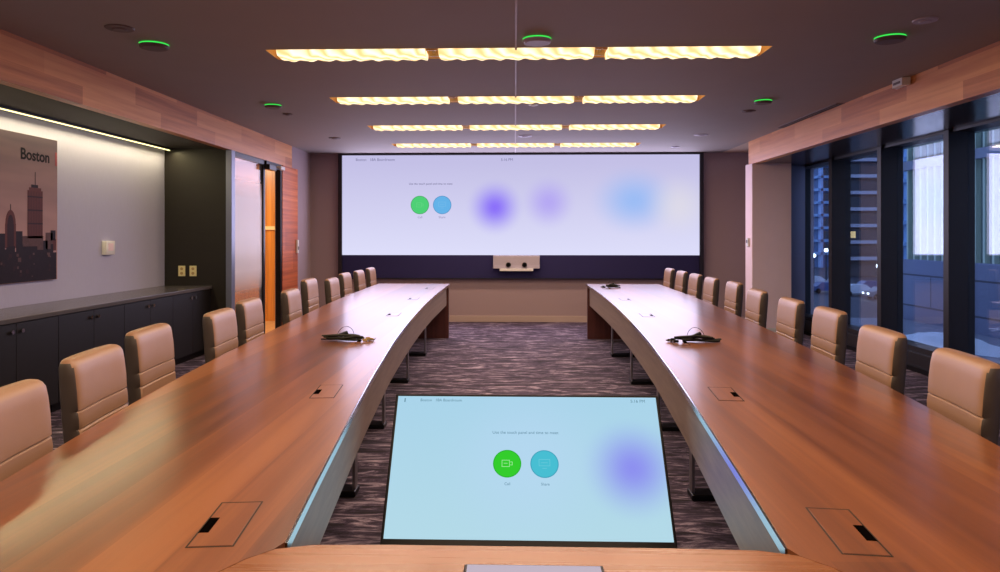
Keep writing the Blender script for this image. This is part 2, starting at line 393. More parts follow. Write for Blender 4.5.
# open leaf swung into the corridor, seen edge-on behind the stile
b = B(); box(b, -XB-.92, -XB-.1, 9.80, 9.84, .02, ZB-.06); 
for f in b.faces: pass
b.free()
b = B(); box(b, -XB-.10, -XB-.002, 10.40, YW, 0, ZC); box(b, -XB-.004, -XB+.012, 10.40, 11.13, 0, ZB, mi=1)
struct('wall_pier', b, [M['fabric'], M['pier']])
b = B(); box(b, -5.5, -3.36, YN+.07, 12.6, -.02, .004); struct('floor_corridor', b, M['corfloor'])
b = B(); box(b, -5.6, -5.5, YN-.3, 12.6, 0, 2.8); struct('wall_corridor', b, M['gold'])
b = B(); box(b, -5.6, -3.46, 11.86, 11.92, 0, 2.8, mi=0); box(b, -3.90, -3.82, 11.80, 11.86, 0, 2.6, mi=1); box(b, -4.1, -3.84, 11.835, 11.86, 1.50, 1.56, mi=2)
struct('wall_corridor_end', b, [M['gold'], M['black'], M['ivory']])
b = B(); box(b, -5.6, -3.45, YN-.3, 12.6, 2.62, 2.7); struct('ceiling_corridor', b, M['cream'])
b = B(); box(b, -5.6, -4.3, YN-.36, YN-.3, 0, 2.8); struct('wall_corridor_near', b, M['cream'])
b = empty('corridor_lamp', (-4.5, 10.5, 2.62), label='recessed square ceiling lamp in corridor behind the frosted glass', cat='lamp')
t = B(); box(t, -.15, .15, -.5, .5, -.012, 0, bev=.003); link('lamp_housing', t, M['white'], b)
t = B(); box(t, -.13, .13, -.48, .48, -.016, -.011); link('diffuser', t, emit('corridor_lamp_glow', (1, .8, .5), 4), b)
la = area('corridor_light', (-4.5, 10.5, 2.58), .26, .96, 62, (1, .76, .48))

# right side: bulkhead, glossy soffit, wing wall, windows
b = B(); box(b, XB, XB+.10, YREAR, 10.58, ZB, ZC+.1, bev=.004); struct('trim_6', b, M['bulk'])
b = B(); box(b, XB+.10, 4.6, YREAR, 10.70, ZB+.005, ZB+.10); struct('trim_7', b, M['soffit'])
b = B(); box(b, 3.95, 4.6, 10.70, 11.5, ZB+.005, ZB+.10); struct('trim_8', b, M['soffit'])
b = B(); box(b, XB-.0, 3.90, 10.42, 10.72, 0, ZB+.01, bev=.006); struct('wall_wing', b, M['cream'])
b = B(); box(b, XB-.012, 3.91, 10.408, 10.73, 0, .10, bev=.003); struct('baseboard_wing', b, M['white'])
b = B(); box(b, 3.90, 4.20, 10.70, 10.78, 0, ZB+.01); struct('trim_9', b, M['greymetal'])
XG = 4.35
MU = [11.05-1.3*i for i in range(12)]          # near faces of the mullions
b = B(); box(b, 4.15, 4.5, YREAR, 11.2, 0, .19, bev=.004); box(b, 4.12, 4.15, YREAR, 10.7, 0, .05, mi=1); struct('trim_10', b, [M['mullion'], M['black']])
b = B(); box(b, 4.3, 4.5, 11.14, YW, 0, ZC); struct('wall_right', b, M['cream'])
for i in range(len(MU)-1):
    y1, y0 = MU[i], MU[i+1]
    if y0 < YREAR: break
    fr = B(); box(fr, 4.20, 4.40, y0+.09, y1, .19, .24); box(fr, 4.20, 4.40, y0+.09, y1, ZB-.02, ZB+.004)
    f = struct('window_%d' % (i+2), fr, M['mullion'])
    g = B(); box(g, XG, XG+.012, y0+.09, y1, .24, ZB-.02); link('glass_pane', g, M['glass'], f)
    mu = B(); box(mu, 4.17, 4.42, y1, y1+.09, .19, ZB+.004, bev=.003); link('mullion', mu, M['mullion'], f)

# ------------------------------------------------------------------ slot lamps
LAMP_LABEL = ['nearest visible recessed ceiling slot lamp with three glowing rippled glass lenses, brightest and widest',
              'second ceiling slot lamp from the camera, warm rippled glass lenses glowing', 'third ceiling slot lamp from the camera, second from the video wall',
              'farthest and smallest ceiling slot lamp, closest to the video wall']
def lens_bm(x0, x1):
    t = B(); nx, ny = 110, 10
    L_ = x1-x0; g = []
    for i in range(nx+1):
        row = []
        for j in range(ny+1):
            x = x0+L_*i/nx; y = -.115+.23*j/ny
            u = (j/ny-.5)*2
            z = -.012-.022*math.sqrt(max(0, 1-u*u))-.004*math.sin(2*PI*x/.13+u*1.6)-.002*math.sin(2*PI*x/.071-u*2)
            row.append(t.verts.new((x, y+.010*math.sin(2*PI*x/.13), z if 0 < j < ny else .0)))
        g.append(row)
    for i in range(nx):
        for j in range(ny): t.faces.new((g[i][j], g[i+1][j], g[i+1][j+1], g[i][j+1]))
    top = [[t.verts.new((v.co.x, v.co.y, .02)) for v in (g[i][0], g[i][ny])] for i in range(nx+1)]
    for i in range(nx):
        t.faces.new((g[i][0], top[i][0], top[i+1][0], g[i+1][0])); t.faces.new((g[i][ny], g[i+1][ny], top[i+1][1], top[i][1]))
        t.faces.new((top[i][0], top[i][1], top[i+1][1], top[i+1][0]))
    for i in (0, nx): t.faces.new([g[i][j] for j in range(ny+1)]+[top[i][1], top[i][0]])
    return t
for i, y in enumerate(SLOTS):
    lab = LAMP_LABEL[i] if i < 4 else 'recessed ceiling slot lamp over the near end of the table, behind or above the camera'
    r = empty('slot_lamp', (0, y, ZC), label=lab, cat='ceiling lamp', group='recessed slot lamps across the ceiling' if i < 4 else 'slot lamps over the near end of the room')
    for x0, x1 in ((-1.74, -.655), (-.555, .575), (.675, 1.76)): link('lens', lens_bm(x0, x1), M['lamp'], r, smooth=True)
    for x in (-.605, .625):
        t = B(); box(t, x-.045, x+.045, -.10, -.085, .0, .05); box(t, x-.045, x+.045, .085, .10, .0, .05); box(t, x-.012, x+.012, -.10, .10, .02, .035)
        link('bracket', t, M['tan_plug'], r)
    for x0, x1 in ((-1.74, -.655), (-.555, .575), (.675, 1.76)):
        area('slot_light', ((x0+x1)/2, y, ZC-.05), x1-x0, .2, LIGHT_W/3, (1, .71, .49))

# ------------------------------------------------------------------ ceiling fittings
def puck(x, y, label, led=True, white=False, r=.10):
    o = empty('ceiling_microphone', (x, y, ZC), label=label, cat='ceiling device', group='round ceiling microphones')
    t = B(); cyl(t, (0, 0, -.030), (0, 0, -.012), r*.93, r, 40); cyl(t, (0, 0, -.013), (0, 0, 0), r*.9, r*.9, 40); link('housing', t, M['dim_white'] if white else M['disc_dark'], o, smooth=True)
    t = B(); cyl(t, (0, 0, -.034), (0, 0, -.029), r*.80, r*.86, 40); link('grille', t, M['dim_white'] if white else M['disc_dark'], o, smooth=True)
    if led:
        t = B(); n = 48
        ring = [[t.verts.new((math.cos(2*PI*k/n)*rr, math.sin(2*PI*k/n)*rr, z)) for k in range(n)] for rr, z in ((r*.94, -.013), (r*.97, -.008), (r*.98, -.002))]
        for a, c in zip(ring, ring[1:]):
            for k in range(n): t.faces.new((a[k], a[(k+1) % n], c[(k+1) % n], c[k]))
        link('status_light', t, M['green_led'], o)
puck(-2.536, 5.06, 'dark ceiling disc ringed in green light, left of the nearest slot lamp')
puck(2.543, 5.03, 'dark ceiling disc ringed in green light, right of the nearest slot lamp')
puck(-2.49, 7.45, 'smaller looking green-ringed ceiling disc left of the second slot lamp', r=.085)
puck(2.472, 7.35, 'smaller looking green-ringed ceiling disc right of the second slot lamp', r=.085)
puck(.151, 5.0, 'pale round ceiling disc with green ring beside the centre seam', white=True)
def disc(name, x, y, label, m, r=.06, group='small round ceiling fittings'):
    o = empty(name, (x, y, ZC), label=label, cat='ceiling fitting', group=group)
    t = B(); cyl(t, (0, 0, -.008), (0, 0, 0), r, r*1.06, 32); link('trim_ring', t, m, o, smooth=True)
    t = B(); cyl(t, (0, 0, -.016), (0, 0, -.006), r*.45, r*.6, 24); link('cap', t, m, o, smooth=True)
disc('sprinkler_cover', .136, 9.86, 'pale round disc on the ceiling between the third and fourth slot lamps', M['dim_white'], .09)
disc('sprinkler_cover', .19, 7.50, 'small white disc just behind the second slot lamp near the seam', M['white'], .05)
disc('recessed_speaker', -2.562, 4.66, 'dark flush disc on the ceiling nearest the left wooden beam', M['disc_dark'], .085)
disc('recessed_speaker', 2.562, 4.64, 'greyish flush disc on the ceiling at the top right corner', M['dim_white'], .07)
disc('recessed_speaker', -2.51, 8.0, 'tiny dark disc just beyond the left small green-ringed disc', M['disc_dark'], .05)
disc('recessed_speaker', 2.52, 7.95, 'tiny dark disc just beyond the right small green-ringed disc', M['disc_dark'], .07)
disc('sprinkler_cover', 2.476, 9.8, 'pale flat disc on the ceiling towards the right end of the video wall', M['dim_white'], .09)
disc('sprinkler_cover', -2.477, 9.98, 'grey flat disc on the ceiling towards the left end of the video wall', M['disc_dark'], .08)
disc('sprinkler_cover', 2.42, 11.1, 'farthest tiny ceiling disc, beside the top right of the video wall', M['dim_white'], .06)
o = empty('air_diffuser', (3.30, 8.35, ZC), label='dark linear air slot in ceiling along the right wooden beam', cat='air vent')
t = B(); box(t, -.045, .045, -.85, .85, -.006, 0, bev=.002); link('frame', t, M['disc_dark'], o)
for x in (-.02, .02):
    t = B(); box(t, x-.012, x+.012, -.82, .82, -.008, -.005); link('slot', t, M['gap'], o)
o = empty('occupancy_sensor', (3.335, 6.37, 2.735), label='small white wedge sensor on top edge of the right wooden beam', cat='sensor')
t = B(); prism(t, [(-.06, -.09), (.0, -.11), (.0, .11), (-.06, .07)], -.055, .01); link('housing', t, M['white'], o)
t = B(); box(t, -.064, -.058, -.06, .05, -.035, -.015); link('lens', t, M['disc_dark'], o)

# ------------------------------------------------------------------ LED strip, poster, switches in the niche
o = empty('led_cove_light', (-4.10, 2.5, ZB+.018), label='thin glowing yellow light strip along top of the poster wall', cat='light strip')
t = B(); box(t, -.03, .03, -6.3, YN-2.5-.01, -.02, .0); link('channel', t, M['blackmetal'], o)
t = B(); box(t, -.004, .012, -6.3, YN-2.5-.012, -.026, -.019); link('light_strip', t, M['led'], o)
l = area('cove_light', (-4.04, 3.0, ZB-.02), .03, 11.0, 62, (1, .84, .45), rot=(0, -.2, 0))

PX = -4.15
po = empty('city_poster', (-4.158, 5.85, 1.64), label='large city skyline poster reading Boston on the left wall', cat='poster')
Y0, Y1, Z0, Z1 = 5.15, 6.468, 1.01, 2.26
def sky_print():
    m = bpy.data.materials.new('poster_sky_print'); m.use_nodes = True; N = m.node_tree.nodes; L = m.node_tree.links; p = N['Principled BSDF']
    tc = N.new('ShaderNodeTexCoord'); s = N.new('ShaderNodeSeparateXYZ'); L.new(tc.outputs['Object'], s.inputs[0])
    n = N.new('ShaderNodeTexNoise'); n.inputs['Scale'].default_value = 2; mp = N.new('ShaderNodeMapping'); mp.inputs['Scale'].default_value = (1, .5, 3); L.new(tc.outputs['Object'], mp.inputs[0]); L.new(mp.outputs[0], n.inputs[0])
    a = N.new('ShaderNodeMath'); a.operation = 'MULTIPLY_ADD'; a.inputs[1].default_value = .5; L.new(n.outputs[0], a.inputs[0]); L.new(s.outputs[2], a.inputs[2])
    mr = N.new('ShaderNodeMapRange'); mr.inputs[1].default_value = -.2; mr.inputs[2].default_value = .85; L.new(a.outputs[0], mr.inputs[0])
    cr = N.new('ShaderNodeValToRGB'); cr.color_ramp.elements[0].color = srgb(190, 148, 144); cr.color_ramp.elements[1].color = srgb(80, 66, 74); L.new(mr.outputs[0], cr.inputs[0]); L.new(cr.outputs[0], p.inputs['Base Color']); p.inputs['Roughness'].default_value = .5; p.inputs['Specular IOR Level'].default_value = .15
    return m
t = B(); box(t, 0, .03, Y0-5.85, Y1-5.85, Z0-1.64, Z1-1.64, bev=.002); link('poster_board', t, sky_print(), po)
inkD = mat('print_dark', (34, 20, 26), .5, spec=.1, var=.4, vscale=30); inkB = mat('print_brick', (92, 48, 44), .5, spec=.1, var=.25, vscale=40, stretch=(1, 4, 1)); inkG = mat('print_grey', (88, 62, 62), .5, spec=.1, var=.4, vscale=40); inkL = mat('print_window_lines', (50, 26, 30), .5, spec=.1)
def poly(t, pts, x, mi=0): quad(t, [(x, y-5.85, z-1.64) for y, z in pts], mi)
t = B(); x = .0312
def pbox(y0, y1, z0, z1, mi, x=.0312): poly(t, [(y0, z0), (y1, z0), (y1, z1), (y0, z1)], x, mi)
pbox(6.062, 6.262, 1.38, 1.79, 1); pbox(6.082, 6.242, 1.79, 1.815, 1); pbox(6.11, 6.20, 1.815, 1.84, 0); pbox(6.157, 6.167, 1.84, 1.95, 0)   # tall tower with mast
for k in range(3): pbox(6.062, 6.262, 1.50+.115*k, 1.512+.115*k, 3, .0316)
for k in range(9): pbox(6.072+.021*k, 6.076+.021*k, 1.4, 1.78, 3, .0314)
pbox(6.0, 6.27, 1.27, 1.40, 2); pbox(6.27, 6.33, 1.27, 1.36, 0); pbox(6.30, 6.40, 1.27, 1.43, 2); pbox(6.40, 6.45, 1.27, 1.37, 1); pbox(6.37, 6.44, 1.36, 1.45, 0)
dome = [(5.79, 1.30), (5.79, 1.50)]+[(5.855+.062*math.cos(PI-PI*k/10)+0, 1.50+.115*math.sin(PI*k/10)) for k in range(11)]+[(5.92, 1.50), (5.92, 1.30)]
poly(t, dome, .0312, 1); pbox(5.85, 5.86, 1.61, 1.66, 0)
inner = [(5.815, 1.30), (5.815, 1.50)]+[(5.855+.036*math.cos(PI-PI*k/10), 1.50+.075*math.sin(PI*k/10)) for k in range(11)]+[(5.895, 1.50), (5.895, 1.30)]
poly(t, inner, .0315, 3)
pbox(5.92, 6.0, 1.27, 1.44, 0); pbox(5.60, 5.79, 1.25, 1.42, 0); pbox(5.42, 5.56, 1.25, 1.55, 1); pbox(5.25, 5.40, 1.25, 1.38, 2)
rnd = random.Random(3)
sk = [(Y0+.003, Z0+.01)]; y = Y0+.003; top = []
while y < Y1-.02:
    h = 1.24+rnd.random()*.10; wdt = min(.03+rnd.random()*.07, Y1-.003-y); top += [(y, h), (y+wdt, h)]; y += wdt
poly(t, [(Y0+.003, Z0+.003)]+top+[(top[-1][0], Z0+.003)], .0318, 0)
for k in range(60):
    yy = Y0+.02+rnd.random()*(Y1-Y0-.1); zz = Z0+.03+rnd.random()*.2; a = .012+rnd.random()*.03
    pbox(yy, yy+a, zz, zz+a*.9, rnd.choice((0, 0, 3, 2)), .0320+.00002*k)
for f in t.faces: pass
link('skyline_print', t, [inkD, inkB, inkG, inkL], po)
MP = Matrix(((0, 0, 1, .0312), (1, 0, 0, 6.165-5.85), (0, 1, 0, 2.048-1.64), (0, 0, 0, 1)))
text('title_lettering', 'Boston', .134, M['ink'], po, MP, bold=.003)
t = B(); box(t, .030, .0318, 6.435-5.85, 6.463-5.85, 2.03-1.64, 2.15-1.64); link('red_mark', t, M['red'], po)

o = empty('wall_control_panel', (-4.16, 7.31, 1.28), label='square white control plate standing off the left wall', cat='control panel')
t = B(); box(t, 0, .05, -.08, .08, -.07, .07, bev=.006); link('housing', t, M['white'], o, smooth=True)
t = B(); box(t, .049, .053, -.045, .045, -.03, .045, bev=.001); link('button', t, M['cream'], o)
for x, lab in ((-3.95, 'ivory wall outlet above credenza end, the left one of a pair'), (-3.815, 'ivory wall outlet above credenza end, the right one of a pair')):
    o = empty('wall_outlet', (x, YN, .985), label=lab, cat='outlet', group='ivory outlets on the dark niche wall')
    t = B(); box(t, -.042, .042, -.008, 0, -.062, .062, bev=.003); link('cover_plate', t, M['ivory'], o)
    for z in (-.027, .027):
        t = B(); cyl(t, (0, -.0105, z), (0, -.007, z), .017, n=20); link('socket', t, M['tan_plug'], o)
o = empty('card_reader', (-3.337, 11.05, 1.24), label='narrow white reader on the edge of the red wood pier', cat='card reader')
t = B(); box(t, 0, .035, -.03, .03, -.10, .10, bev=.008); link('housing', t, M['white'], o)
t = B(); box(t, .033, .038, -.018, .018, -.05, .0, bev=.002); link('reader_window', t, M['black'], o)
o = empty('thermostat', (3.35, 10.56, 1.31), label='tiny white wall device on the side of cream wing wall', cat='thermostat')
t = B(); box(t, -.03, 0, -.04, .04, -.06, .06, bev=.006); link('housing', t, M['white'], o)
t = B(); box(t, -.034, -.028, -.02, .02, -.01, .035); link('display', t, M['black'], o)

# ------------------------------------------------------------------ credenza units
CY = [2.7, 3.7, 4.68, 5.66, 6.63, 7.59, YN-.01]
CL = ['dark credenza cabinet at the far left edge, out past the poster', 'dark credenza cabinet at the left edge of the picture, behind the nearest chair',
      'dark credenza cabinet below the right half of the city poster', 'dark credenza cabinet third from the frosted glass, behind the second visible chair',
      'dark credenza cabinet second from the dark niche wall', 'dark credenza cabinet touching the dark niche wall, below the outlets']
for i in range(6):
    y0, y1 = CY[i], CY[i+1]
    if i < 1: continue
    c = empty('credenza_cabinet', (-3.87, (y0+y1)/2, 0), label=CL[i], cat='cabinet', group='dark credenza cabinets under the grey worktop')
    h = (y1-y0)/2
    t = B(); box(t, -.28, .245, -h+.001, h-.001, .08, .775); box(t, -.28, .20, -h+.02, h-.02, 0, .08, mi=1); link('body', t, [M['credenza'], M['black']], c)
    for s in (-1, 1):
        a0, a1 = (-h+.003, -.002) if s < 0 else (.002, h-.003)
        d = B(); box(d, .247, .268, a0, a1, .085, .768, bev=.0015); do = link('door', d, M['credenza'], c)
        kx = a1-.05 if s < 0 else a0+.05
        k = B(); cyl(k, (.268, kx, .71), (.282, kx, .71), .011, n=16); cyl(k, (.276, kx, .71), (.284, kx, .71), .016, n=16); link('knob', k, M['chrome'], do, smooth=True)
b = B(); box(b, -4.158, -3.585, CY[1], YN-.002, .777, .812, bev=.003); tag(link('credenza_worktop', b, M['worktop']), 'long polished grey worktop running over the dark cabinets', 'worktop')

# ------------------------------------------------------------------ video wall
vw = empty('video_wall', (.075, YW, 0), label='very wide video wall showing lavender meeting screen, navy speaker band below', cat='screen')
VX0, VX1 = -2.895, 2.895
b = B(); box(b, VX0-.06, VX0, -.09, 0, .70, ZC-.01); box(b, VX1, VX1+.06, -.09, 0, .70, ZC-.01); box(b, VX0, VX1, -.09, 0, ZC-.035, ZC-.01); box(b, VX0, VX1, -.09, 0, .70, .715)
link('frame', b, M['frameblack'], vw)
b = B(); box(b, VX0, VX1, -.05, -.001, 1.09, ZC-.036)
scr = link('display', b, screen('video_wall_picture', (1.1, (222, 222, 250)), (2.6, (196, 192, 230)),
    [(-.40, 1.865, .50, (135, 105, 250), .95, 1), (.47, 1.94, .48, (170, 150, 245), .7, 1), (1.85, 1.97, .62, (146, 186, 246), .85, .8), (2.55, 1.9, .6, (232, 228, 226), .5, 1)], 1.0), vw)
b = B(); box(b, VX0, VX1, -.045, -.001, .716, 1.088); link('speaker_band', b, M['navy'], vw)
ui_grey = emit('ui_text_grey', (110, 108, 150), 1); ui_lab = emit('ui_label_grey', (140, 138, 175), 1)
def vtext(body, x, z, size, m, align='CENTER'):
    return text('screen_text', body, size, m, scr, Matrix(((1, 0, 0, x-.075), (0, 0, -1, -.0515), (0, 1, 0, z), (0, 0, 0, 1))), align)
vtext('Boston   18A Boardroom', -2.60, 2.625, .062, ui_grey, 'LEFT'); vtext('5:16 PM', -.13, 2.62, .06, ui_grey)
vtext('Use the touch panel and time to meet', -1.37, 2.235, .046, emit('ui_text_dark', (90, 88, 130), 1), 'CENTER')
vtext('Call', -1.545, 1.69, .05, ui_lab); vtext('Share', -1.185, 1.69, .05, ui_lab)
def icons(parent, MX, r, d, green, blue, rimg, rimb, line_g, line_b):
    for nm, cx, m, rm, lm in (('call_icon', -d, green, rimg, line_g), ('share_icon', d, blue, rimb, line_b)):
        t = B()
        for rr, z, mi in ((r, .0006, 1), (r*.93, .0010, 0)):
            vs = [t.verts.new(MX @ Vector((cx+rr*math.cos(2*PI*k/48), rr*math.sin(2*PI*k/48), z))) for k in range(48)]
            t.faces.new(vs).material_index = mi
        def bar(x0, x1, y0, y1): quad(t, [MX @ Vector((cx+x0*r, y0*r, .0016)), MX @ Vector((cx+x1*r, y0*r, .0016)), MX @ Vector((cx+x1*r, y1*r, .0016)), MX @ Vector((cx+x0*r, y1*r, .0016))], 2)
        k = .035
        if nm == 'call_icon':
            for a in ((-.38, .18, .22, .22+k), (-.38, .18, -.24, -.24+k), (-.38, -.38+k, -.24, .25), (.18-k, .18, -.24, .25), (.22, .38, .10, .10+k), (.22, .38, -.12, -.12+k), (.38-k, .38, -.12, .13), (-.25, .03, .0, .0+k)): bar(*a)
        else:
            for a in ((-.40, .40, .30, .30+k), (-.40, .40, -.16, -.16+k), (-.40, -.40+k, -.16, .33), (.40-k, .40, -.16, .33), (-.16, .16, -.34, -.34+k), (-.25, .22, .06, .06+k)): bar(*a)
        link(nm, t, [m, rm, lm], parent)
icons(scr, Matrix(((1, 0, 0, -1.365-.075), (0, 0, -1, -.0508), (0, 1, 0, 1.905), (0, 0, 0, 1))), .150, .182, emit('vw_green', (78, 208, 118), 1), emit('vw_blue', (100, 178, 232), 1), emit('vw_green_rim', (70, 165, 100), 1), emit('vw_blue_rim', (88, 148, 200), 1), emit('vw_green_line', (110, 215, 140), 1), emit('vw_blue_line', (125, 190, 235), 1))

cb = empty('conference_camera', (.025, YW-.055, 0), label='pale conference camera bar with two black lenses below the video wall', cat='camera')
b = B(); box(b, -.375, .375, -.08, 0, .875, 1.085, bev=.006)
for k in range(46): box(b, -.36+.016*k, -.357+.016*k, -.0815, -.079, .93, 1.07, mi=1)
link('housing', b, [M['dim_white'], mat('grille_line', (150, 138, 140), .6)], cb)
b = B(); box(b, -.27, .27, -.11, 0, .835, .876, bev=.006); link('shelf', b, M['white'], cb)
for x in (-.13, .13):
    b = B(); cyl(b, (x, -.115, .935), (x, -.078, .935), .036, .042, 28); lo = link('lens', b, M['black'], cb, smooth=True)
    b = B(); cyl(b, (x, -.119, .935), (x, -.112, .935), .018, .02, 20); link('lens_glass', b, mat('lens_glass', (8, 8, 14), .05), lo, smooth=True)

# ------------------------------------------------------------------ the two table wings and the head table
AX = .04
INNER = [(1.55, .535), (1.9, .572), (2.38, .618), (2.95, .672), (3.45, .718), (4.07, .765), (4.57, .805), (5.34, .848), (5.9, .875), (6.6, .902), (7.2, .922), (8.2, .938), (10.08, .938)]
OUTER = [(.4, 1.14), (1.0, 1.27), (1.5, 1.36), (2.2, 1.46), (2.8, 1.545), (3.35, 1.605), (3.85, 1.65), (4.5, 1.70), (5.3, 1.755), (5.93, 1.795), (6.9, 1.855), (7.57, 1.885), (8.56, 1.91), (10.08, 1.93)]
def inn(y): return smooth_interp(y, INNER, .3)
def out(y): return smooth_interp(y, OUTER, .3)
YF = 10.08
def wing(s, label):
    r = empty('conference_table_wing', (AX, 6.0, 0), label=label, cat='table', group='curved conference table wings')
    P = lambda w, y: (s*w, y-6.0)
    ysamp = [1.56+(YF-1.56)*k/60 for k in range(61)]
    # near the camera the inner edge follows the rounded head table
    nearpts = [(.2, .6575), (.9, .6675), (1.25, .6645), (1.40, .6325), (1.475, .5925), (1.525, .5475)]
    yy = [p[0] for p in nearpts]+ysamp
    ii = [P(p[1], p[0]) for p in nearpts]+[P(inn(y), y) for y in ysamp]
    oo = [P(out(y), y) for y in yy]
    b = B(); ribbon(b, oo, ii, .708, .740); link('tabletop', b, M['table'], r)
    b = B(); ribbon(b, [P(inn(y)-.0005, y) for y in ysamp], [P(inn(y)-.006, y) for y in ysamp], .716, .7385); link('edge_band', b, M['chrome'], r)
    b = B(); ya = [y for y in ysamp if y < YF-.13]; ribbon(b, [P(inn(y)+.055, y) for y in ya], [P(inn(y)+.035, y) for y in ya], .455, .707); link('apron', b, M['apron'], r)
    b = B(); e0, e1 = sorted((s*(inn(YF)+.008), s*(out(YF)-.03))); box(b, e0, e1, YF-.12-6, YF-.05-6, 0, .707, bev=.003); link('end_panel', b, M['end'], r)
    for y in (8.53, 6.97, 5.32, 3.94, 2.45, 1.0):
        a = inn(y)+.145; c = a+.26
        b = B()
        for u in (a, c-.016): x0, x1 = sorted((s*u, s*(u+.016))); box(b, x0, x1, y-6.03, y-5.97, .03, .70, bev=.002)
        x0, x1 = sorted((s*(a-.0), s*c)); box(b, x0, x1, y-6.03, y-5.97, .66, .706)
        lg = link('leg', b, M['steel'], r)
        b = B(); box(b, x0-.005, x1+.005, y-6.06, y-5.94, .0, .032, bev=.006); link('foot', b, M['black'], lg)
    for k, y in enumerate((1.66, 3.08, 4.57, 6.12, 7.65, 9.2)):
        h = B(); w_ = inn(y)+.155+(.02 if k > 1 else 0); ang = math.atan2(inn(y+.1)-inn(y-.1), .2)
        R_ = Matrix.Translation((s*w_, y-6.0, .7402)) @ Matrix.Rotation(-s*ang, 4, 'Z')
        t = B(); g = .0035; X_, Y_ = .047, .128
        for x0, x1, a0, a1 in ((-X_-g, X_+g, -Y_-g, -Y_), (-X_-g, X_+g, Y_, Y_+g), (-X_-g, -X_, -Y_, Y_), (X_, X_+g, -Y_, Y_)): box(t, x0, x1, a0, a1, -.001, .0006)
        add(h, t, R_)
        ho = link('cable_hatch', h, M['gap'], r)
        t = B(); box(t, -X_+.002, X_-.002, -Y_+.002, Y_-.002, -.001, .0008); h = B(); add(h, t, R_); link('lid', h, M['table'], ho)
        t = B(); sx = s*(X_-.011); box(t, sx-.011, sx+.011, -.055, .03, .0, .0016); h = B(); add(h, t, R_); link('finger_slot', h, M['hole'], ho)
    return r
wing(-1, 'left curved wooden conference table wing, nearer the poster wall')
wing(1, 'right curved wooden conference table wing, on the window side')

ht = empty('head_table', (AX, 1.0, 0), label='pale orange head table with rounded corners joining the two wings', cat='table')
hp = [(.655, .2), (.665, .9), (.662, 1.25), (.630, 1.40), (.590, 1.475), (.545, 1.525), (.47, 1.548), (.3, 1.553)]
b = B(); prism(b, [(x, y-1) for x, y in hp]+[(-x, y-1) for x, y in reversed(hp)], .700, .740); link('tabletop', b, M['front'], ht)
for s in (-1, 1):
    b = B(); x0, x1 = sorted((s*.40, s*.44)); box(b, x0, x1, -.7, .40, 0, .70, bev=.004); link('leg', b, M['end'], ht)
b = B(); box(b, -.40, .40, .30, .325, .35, .70); link('modesty_panel', b, M['end'], ht)
tp = empty('touch_panel', (.037, 1.36, .7402), label='touch panel tablet lying on the head table, at bottom edge of picture', cat='tablet')
b = B(); box(b, -.137, .137, -.095, .088, 0, .009, bev=.003); link('case', b, M['black'], tp)
b = B(); box(b, -.131, .131, -.088, .0825, .0085, .0096); link('screen', b, emit('tablet_screen', (205, 190, 205), .9), tp)

# ------------------------------------------------------------------ floor monitor between the wings
mo = empty('floor_monitor', (.054, 3.04, 0), label='large tilted monitor on the floor between tables showing pale blue meeting screen', cat='screen')
tilt = math.atan2(.417, .537); LEN = math.hypot(.417, .537)
MT = Matrix.Translation((0, 0, .112)) @ Matrix.Rotation(-tilt, 4, 'X')      # local x across, z up the panel, -y outwards
W2 = .619
def mk(name, bm, m, parent, **k):
    o = link(name, bm, m, parent, **k); return o
b = B(); box(b, -W2, W2, .0, .045, -.018, LEN, bev=.004); c_ = link('casing', b, M['black'], mo); c_.matrix_local = MT
b = B(); box(b, -W2+.013, W2-.013, -.0022, .001, .020, LEN-.012)
ms = link('display', b, screen('monitor_picture', (.02, (180, 218, 232)), (.66, (170, 212, 234)),
   [(.466, .33, .25, (140, 140, 240), .95, 1), (0, .36, .45, (184, 216, 244), .6, 1)], 1.0), mo); ms.matrix_local = MT
ut = emit('monitor_text', (98, 138, 160), 1)
def mtext(body, x, v, size, align='CENTER'):
    text('screen_text', body, size, ut, ms, Matrix(((1, 0, 0, x), (0, 0, -1, -.0028), (0, 1, 0, v), (0, 0, 0, 1))), align, ext=.0002)
mtext('Boston   18A Boardroom', -.50, .642, .019, 'LEFT'); mtext('5:16 PM', .555, .642, .021, 'RIGHT')
mtext('Use the touch panel and time to meet', -.006, .485, .0195)
mtext('Call', -.087, .250, .017); mtext('Share', .079, .250, .017)
b = B(); box(b, -.575, -.570, -.0030, -.0022, .638, .657); link('menu_mark', b, ut, ms)
icons(ms, Matrix(((1, 0, 0, -.0055), (0, 0, -1, -.0022), (0, 1, 0, .346), (0, 0, 0, 1))), .063, .083, emit('mo_green', (52, 205, 45), 1), emit('mo_cyan', (72, 190, 210), 1), emit('mo_green_rim', (44, 178, 44), 1), emit('mo_cyan_rim', (64, 165, 190), 1), emit('mo_green_line', (175, 240, 170), 1), emit('mo_cyan_line', (110, 205, 222), 1))
b = B()
for x in (-.38, .38):
    cyl(b, (x, .06, .02), (x, .58, .02), .018); cyl(b, (x, .50, .03), (x, .30, .40), .014)
cyl(b, (-.38, .52, .02), (.38, .52, .02), .016); cyl(b, (-.38, .10, .05), (.38, .10, .05), .014)
for x in (-.38, .38): cyl(b, (x, .10, .02), (x, .10, .18), .014)
link('floor_stand', b, M['black'], mo, smooth=True)

